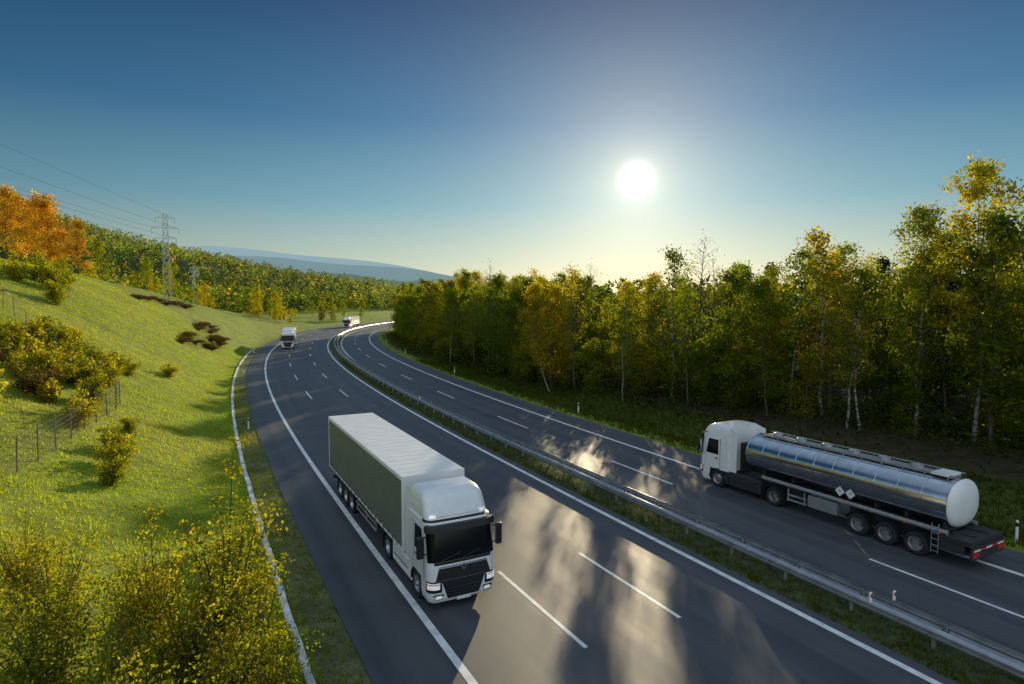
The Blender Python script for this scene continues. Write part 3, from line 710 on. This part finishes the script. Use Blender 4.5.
for i in range(44):
    s_s=random.uniform(45,70);x,y=P(s_s,-random.uniform(12.6,19.5));place(random.choice(rust+mid+mid+yel),'shrub',x,y,random.uniform(.7,1.2),"brown and green scrub bush behind the fence",'shrub',"scrub behind the fence",parts=SP)
for s_s,d_s,sc in((38,-10.2,.7),(41,-10.4,.8),(44,-10.6,.7),(49,-10.4,.55)):
    x,y=P(s_s,d_s);place(random.choice(mid),'shrub',x,y,sc,"green bush growing in front of the wire fence",'shrub',"bushes by the fence",parts=SP)
for (ps,pd,rs,rd_,n_) in((124,-9.5,9,1.3,8),(138,-12,8,1.5,6),(112,-11,6,1.1,4),(150,-20,10,1.6,7),(132,-22,7,1.5,4)):
    for i in range(n_):
        s_s=ps+random.uniform(-1,1)*rs;d_s=pd+random.uniform(-1,1)*rd_;x,y=P(s_s,d_s)
        place(brown[0],'heather_shrub',x,y,random.uniform(.7,1.1),"low dark brown shrub on the grass slope",'shrub',"brown shrubs on the grass slope",parts=SP,flat=.55,lx=1.5)
orange=[tree_data(90+i,12.5,.12,3.1,4800,.165,'b',34,lm=LM_orange) for i in range(2)]
for x,y,sc in((-80,107,.9),(-76.5,109,.8),(-84,103,.95),(-88,101,1.0),(-94,106,1.05),(-100,110,1.15),(-85,113,1.05),(-92,116,1.1)):
    place(random.choice(orange),'autumn_tree',x,y,sc,"golden orange autumn tree on the hill crest",'tree',"orange autumn trees on the hill")
yt_=[tree_data(95+i,9,.05,2.8,1500,.24,'b',24,lm=LM_yellow) for i in range(2)]
for i in range(60):
    s_s=random.uniform(175,330);d_s=-random.uniform(12,75)
    x,y=P(s_s,d_s);
    place(random.choice(yt_+broad[:2]),'broadleaf_tree',x,y,random.uniform(.4,.8),"yellow green broadleaf tree beyond the grass slope",'tree',"trees beyond the grass slope")
def woodland(name,pts,Hs,nq,leaf,cols,seed,lo=.12):
    r=np.random.default_rng(seed);V=[];Cc=[]
    z=height(pts[:,0],pts[:,1]);n=len(pts)
    for i in range(n):
        h=Hs[i];R=h*.24;u=r.uniform(lo,1,nq);ang_=r.uniform(0,6.28,nq);rad_=R*np.sin(np.pi*np.clip(u*.88+.1,0,1))**.7*np.sqrt(r.uniform(.25,1.1,nq))
        lump=1+.3*np.sin(ang_*3+i)+.2*np.sin(u*9+i*2)
        p=np.stack([pts[i,0]+np.cos(ang_)*rad_*lump,pts[i,1]+np.sin(ang_)*rad_*lump,z[i]+u*h],1);V.append(p)
        Cc.append(cols[i]*r.uniform(.6,1.35,(nq,1)))
    V=np.concatenate(V);Cc=np.concatenate(Cc)
    me=fast(name,leaves(V,leaf,r),4,LM_wood,Cc);o=bpy.data.objects.new(name,me);link(o);tag(o,kind='stuff');return o
pal=np.array([(.05,.085,.018),(.07,.105,.018),(.11,.13,.02),(.04,.07,.018),(.16,.155,.022),(.26,.17,.02)])
def pick(n,pr,seed):
    r=np.random.default_rng(seed);return pal[r.choice(6,n,p=pr)]
r=np.random.default_rng(5)
pp=[]
for i in range(560):
    s_s=r.uniform(-10,290);x,y=P(s_s,forest_edge(s_s)+r.uniform(20,55))
    if abs(math.degrees(math.atan2(x,y)))<47 and y>10: pp.append((float(x),float(y)))
pp=np.array(pp);woodland('woodland',pp,r.uniform(10.5,14.5,len(pp)),170,.42,pick(len(pp),[.36,.3,.14,.13,.06,.01],1),2,lo=.0)
pp=[]
while len(pp)<5800:
    rr=r.uniform(290,1050);aa=math.radians(r.uniform(-46,-4))
    x,y=rr*math.sin(aa),rr*math.cos(aa);pp.append((x,y))
pp=np.array(pp);s_q,d_q=sd(pp[:,0],pp[:,1]);pp=pp[(d_q<-70)|(d_q>45)]
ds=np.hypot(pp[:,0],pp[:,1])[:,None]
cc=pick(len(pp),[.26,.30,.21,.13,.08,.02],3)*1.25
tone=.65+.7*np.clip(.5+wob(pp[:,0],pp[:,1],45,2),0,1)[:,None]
haze_mix=np.clip((ds-300)/1000,0,.6);cc=cc*tone*(1-haze_mix)+np.array([.15,.19,.15])*haze_mix  # distance haze painted into the leaf colours, paler farther out
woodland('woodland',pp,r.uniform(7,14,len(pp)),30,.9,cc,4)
n=46000;s_u=r.uniform(-5,225,n);base=np.array([forest_edge(a) for a in s_u]);d_u=base+r.normal(size=n)*2.8+1.0
x,y=P(s_u,d_u);hg=(2.0+1.4*wob(x,y,4,5)).clip(.3,4)*r.uniform(0,1,n)**1.0*np.clip((d_u-base+5)/5,.1,1)*1.4
V=np.stack([x,y,height(x,y)+hg],1);cl=(.6+.5*wob(x,y,3,9)[:,None])*np.array([.07,.095,.02])*r.uniform(.6,1.5,(n,1))+np.array([.04,.022,0])*np.clip(wob(x,y,5,4),0,1)[:,None]
me=fast('undergrowth',leaves(V,.14,r),4,LM_wood,np.clip(cl,.008,1));o=bpy.data.objects.new('undergrowth',me);link(o);tag(o,kind='stuff')
def grass(name,n,sf,df,hgt,seed,colf):
    r=np.random.default_rng(seed);s=sf(r,n);d=df(r,n);x,y=P(s,d);x=np.repeat(x,4)+r.normal(size=n*4)*.07;y=np.repeat(y,4)+r.normal(size=n*4)*.07
    z=height(x,y) if name!='median_grass' else np.full(len(x),.02);m=len(x);h=np.repeat(hgt(r,n),4)*r.uniform(.5,1.2,m);az=r.uniform(0,6.28,m);w=.014+h*.05
    dx,dy=np.cos(az)*w,np.sin(az)*w;lx,ly=r.normal(size=m)*h*.35,r.normal(size=m)*h*.35
    V=np.stack([np.stack([x-dx,y-dy,z-.03],1),np.stack([x+dx,y+dy,z-.03],1),np.stack([x+lx,y+ly,z+h],1)],1)
    c=colf(r,x,y,m);me=fast(name,V,3,LM_grass,c);o=bpy.data.objects.new(name,me);link(o);tag(o,kind='stuff')
def gc(r,x,y,m):
    k=np.clip(.5+.8*wob(x,y,9,3),0,1)[:,None];c=np.array([1,1,1])*(1-k)+np.array([1.3,1.08,1.2])*k
    return c*r.uniform(.65,1.25,(m,1))
grass('grass',90000,lambda r,n:2+r.uniform(0,1,n)**1.7*135,lambda r,n:-4.25-r.uniform(0,1,n)**1.15*38,lambda r,n:r.uniform(.06,.19,n),1,gc)
grass('grass',16000,lambda r,n:r.uniform(0,110,n),lambda r,n:r.uniform(24.4,36,n),lambda r,n:r.uniform(.12,.45,n),2,lambda r,x,y,m:np.array([.28,.25,.5])*r.uniform(.4,1.5,(m,1)))  # right verge blades tinted dark, shade painted into their colour
grass('grass',7000,lambda r,n:5+r.uniform(0,1,n)**1.5*80,lambda r,n:r.uniform(-3.9,-2.5,n),lambda r,n:r.uniform(.04,.14,n),3,lambda r,x,y,m:gc(r,x,y,m)*.6)
grass('median_grass',9000,lambda r,n:5+r.uniform(0,1,n)**1.5*110,lambda r,n:r.uniform(11.95,14.1,n),lambda r,n:r.uniform(.06,.28,n),4,lambda r,x,y,m:np.array([.36,.32,.5])*r.uniform(.5,1.4,(m,1)))
# ------------------------------------------------------------------ fence on the slope
fp=[(-17,14),(-21,25),(-28,43),(-30,47),(-40,52),(-52,60)]
fe=empty('fence',(0,0,0),0,"wire mesh fence with wooden posts on the grass slope",'fence')
dist=[0];
for a_,b_ in zip(fp[:-1],fp[1:]): dist.append(dist[-1]+math.dist(a_,b_))
def fpt(t): return float(np.interp(t,dist,[p[0] for p in fp])),float(np.interp(t,dist,[p[1] for p in fp]))
b=MB();b.cyl((0,0,-.3),(0,0,1.8),.035,n=7);pm=b.obj('post',M_wood,fe);t=0;first=True;prev=None;wm=MB()
while t<dist[-1]:
    x,y=fpt(t);z=hz(x,y)
    if first:q=pm;first=False
    else:q=pm.copy();link(q,fe)
    q.location=(x,y,z);q.rotation_euler=(random.uniform(-.05,.05),random.uniform(-.05,.05),0);q.scale=(1,1,random.uniform(.88,1.04))
    if prev is not None:
        px,py,pz=prev
        for hh_ in(.1,.35,.6,.85,1.1,1.35,1.6): wm.cyl((px,py,pz+hh_),(x,y,z+hh_),.009,n=3,caps=False)
        for k_ in range(1,9):
            f=k_/9;X_,Y_,Z_=px+(x-px)*f,py+(y-py)*f,pz+(z-pz)*f;wm.cyl((X_,Y_,Z_+.1),(X_,Y_,Z_+1.6),.007,n=3,caps=False)
    prev=(x,y,z);t+=2.6
wm.obj('wire_mesh',M_wood,fe)
# ------------------------------------------------------------------ pylons
def pylon(x,y,H,label,arms=True):
    z=hz(x,y)-.5;t=empty('power_pylon',(x,y,z),.5,label,'pylon',"pylons on the hill")
    b=MB();w0,w1=.085*H/2,.02*H;nl=9;r=.06
    lv=[(H*(i/nl)**.9,w0+(w1-w0)*(i/nl)**.75) for i in range(nl+1)]
    for i in range(nl):
        (z0,a),(z1,c)=lv[i],lv[i+1];q0=[(-a,-a),(a,-a),(a,a),(-a,a)];q1=[(-c,-c),(c,-c),(c,c),(-c,c)]
        for j in range(4):
            j2=(j+1)%4;b.cyl((*q0[j],z0),(*q1[j],z1),r,n=4);b.cyl((*q0[j],z0),(*q1[j2],z1),r*.6,n=4);b.cyl((*q0[j2],z0),(*q1[j],z1),r*.6,n=4);b.cyl((*q1[j],z1),(*q1[j2],z1),r*.6,n=4)
    b.obj('lattice_tower',M_pylon,t)
    for zz,L in((.74,.10),(.85,.13),(.96,.09)):
        b=MB()
        for s in(-1,1):
            b.cyl((0,.3,H*zz),(s*L*H,0,H*zz),r*.8,n=4);b.cyl((0,-.3,H*zz),(s*L*H,0,H*zz),r*.8,n=4);b.cyl((0,0,H*(zz+.04)),(s*L*H,0,H*zz),r*.8,n=4)
            b.cyl((s*L*H,0,H*zz),(s*L*H,0,H*zz-1.0),.08,n=6)
        b.obj('crossarm',M_pylon,t)
    return z
px0,py0,PH=-72,129,19.0
z1=pylon(px0,py0,PH,"steel lattice power pylon standing on the hill")
z2=pylon(-108,210,13,"smaller steel lattice power pylon on the hill")
for (ax,az_,ez) in((-2.3,.85,47),(2.3,.85,50),(-1.8,.74,42),(1.8,.74,44),(0,1.0,60)):
    pts=[]
    for i in range(25):
        f=i/24;X_=px0+ax*.88+(-118+ax*1.5-px0)*f;Y_=py0+(40-py0)*f;Z_=(z1+PH*az_)*(1-f)+ez*f-4.0*f*(1-f);pts.append((X_,Y_,Z_))
    b=MB();b.path(pts,[.018]*25,5);o=b.obj('power_cable',M_cable);tag(o,"thin dark overhead power cable hanging from the pylon",'cable',"overhead power cables")
# ------------------------------------------------------------------ distant hills
def ridge(dist_,az0,az1,fn,m,name='hills'):
    vs=[];n=160
    for i in range(n+1):
        az=math.radians(az0+(az1-az0)*i/n);x,y=dist_*math.sin(az),dist_*math.cos(az);h=fn(math.degrees(az))
        vs+=[(x*.8,y*.8,-20),(x*.93,y*.93,h*.6),(x,y,h),(x*1.1,y*1.1,h*.5),(x*1.25,y*1.25,-20)]
    F=[(i*5+j,i*5+j+1,(i+1)*5+j+1,(i+1)*5+j) for i in range(n) for j in range(4)]
    me=bpy.data.meshes.new(name);me.from_pydata(vs,[],F);me.materials.append(m);me.polygons.foreach_set('use_smooth',[True]*len(me.polygons));o=bpy.data.objects.new(name,me);link(o);tag(o,kind='structure')
M_h1=mat('hazy_forest',(.03,.05,.05),.95,noise=.3,nscale=.004,spec=0,emit=(.11,.16,.13,1))  # hill materials below glow faintly, distance haze put into their colour
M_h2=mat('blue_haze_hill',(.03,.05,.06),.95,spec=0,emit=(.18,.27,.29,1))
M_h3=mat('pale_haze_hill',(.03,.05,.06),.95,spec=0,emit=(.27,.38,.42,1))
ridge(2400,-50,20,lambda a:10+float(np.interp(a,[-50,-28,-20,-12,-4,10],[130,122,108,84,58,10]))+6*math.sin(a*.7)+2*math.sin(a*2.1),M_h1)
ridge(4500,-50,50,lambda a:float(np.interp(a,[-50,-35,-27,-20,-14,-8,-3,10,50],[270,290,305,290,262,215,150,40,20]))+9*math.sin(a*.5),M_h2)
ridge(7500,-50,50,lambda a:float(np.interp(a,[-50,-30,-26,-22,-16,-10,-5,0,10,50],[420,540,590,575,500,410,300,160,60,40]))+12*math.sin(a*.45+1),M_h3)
# ------------------------------------------------------------------ camera, light, world
cam=bpy.data.objects.new('camera',bpy.data.cameras.new('camera'));link(cam)
cam.location=(0,0,10.6);cam.rotation_euler=(math.radians(90)-math.atan(42/614.9),0,0)
cam.data.sensor_width=36;cam.data.lens=614.9*36/1024;cam.data.clip_end=20000;cam.data.clip_start=.1
scene.camera=cam
EL,AZ=math.radians(10.65),math.radians(11.3)
sv=Vector((math.sin(AZ)*math.cos(EL),math.cos(AZ)*math.cos(EL),math.sin(EL)))
sun=bpy.data.lights.new('sun','SUN');sun.energy=5;sun.angle=math.radians(.5);sun.color=(1,.82,.52)
so=bpy.data.objects.new('sun',sun);link(so);so.rotation_euler=sv.to_track_quat('Z','Y').to_euler()
w=bpy.data.worlds.new('World');scene.world=w;w.use_nodes=True;nt=w.node_tree;nt.nodes.clear();N=nt.nodes.new;L=nt.links.new
out=N('ShaderNodeOutputWorld');bg=N('ShaderNodeBackground');tc=N('ShaderNodeTexCoord')
sky=N('ShaderNodeTexSky');sky.sky_type='NISHITA';sky.sun_disc=False;sky.sun_elevation=EL;sky.sun_rotation=AZ
nm=N('ShaderNodeVectorMath');nm.operation='NORMALIZE';L(tc.outputs['Generated'],nm.inputs[0])
sx=N('ShaderNodeSeparateXYZ');L(nm.outputs[0],sx.inputs[0])
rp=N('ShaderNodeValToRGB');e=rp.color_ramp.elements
st=[(0,(.66,.62,.42)),(.06,(.43,.53,.45)),(.15,(.15,.34,.43)),(.27,(.034,.155,.31)),(.42,(.007,.058,.165)),(.52,(.010,.065,.175)),(.75,(.28,.42,.60)),(1,(.42,.56,.75))]  # top stops near the zenith brightened beyond a natural sky as added fill
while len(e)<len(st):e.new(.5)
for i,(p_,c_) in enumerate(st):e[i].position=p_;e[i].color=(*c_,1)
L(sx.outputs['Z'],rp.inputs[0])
dt=N('ShaderNodeVectorMath');dt.operation='DOT_PRODUCT';L(nm.outputs[0],dt.inputs[0]);dt.inputs[1].default_value=sv
def M(op,a,b_):
    k=N('ShaderNodeMath');k.operation=op
    for i,x in enumerate((a,b_)):
        if isinstance(x,(int,float)):k.inputs[i].default_value=x
        else:L(x,k.inputs[i])
    return k.outputs[0]
cs=M('MAXIMUM',dt.outputs['Value'],0.0)
def glow(n_,amp,col,c=None):
    v=N('ShaderNodeVectorMath');v.operation='SCALE';v.inputs[0].default_value=col;L(M('MULTIPLY',M('POWER',c or cs,n_),amp),v.inputs['Scale']);return v.outputs[0]
def add(a,b_):
    v=N('ShaderNodeVectorMath');v.operation='ADD';L(a,v.inputs[0]);L(b_,v.inputs[1]);return v.outputs[0]
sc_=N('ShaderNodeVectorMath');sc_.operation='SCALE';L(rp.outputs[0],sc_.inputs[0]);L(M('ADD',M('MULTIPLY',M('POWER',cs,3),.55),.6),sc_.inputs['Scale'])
ns=N('ShaderNodeVectorMath');ns.operation='SCALE';L(sky.outputs[0],ns.inputs[0]);ns.inputs['Scale'].default_value=.006
tot=add(sc_.outputs[0],ns.outputs[0])
tot=add(tot,glow(10,.045,(1,.97,.78)));tot=add(tot,glow(60,.15,(1,.91,.62)));tot=add(tot,glow(300,.20,(1,.86,.52)));tot=add(tot,glow(1500,.28,(1,.90,.62)));tot=add(tot,glow(10000,9,(1,.96,.84)))
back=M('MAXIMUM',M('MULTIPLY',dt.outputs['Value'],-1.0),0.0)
tot=add(tot,glow(.8,1.2,(.80,.88,.98),back))  # added fill light: sky opposite the sun brightened to open the shadows
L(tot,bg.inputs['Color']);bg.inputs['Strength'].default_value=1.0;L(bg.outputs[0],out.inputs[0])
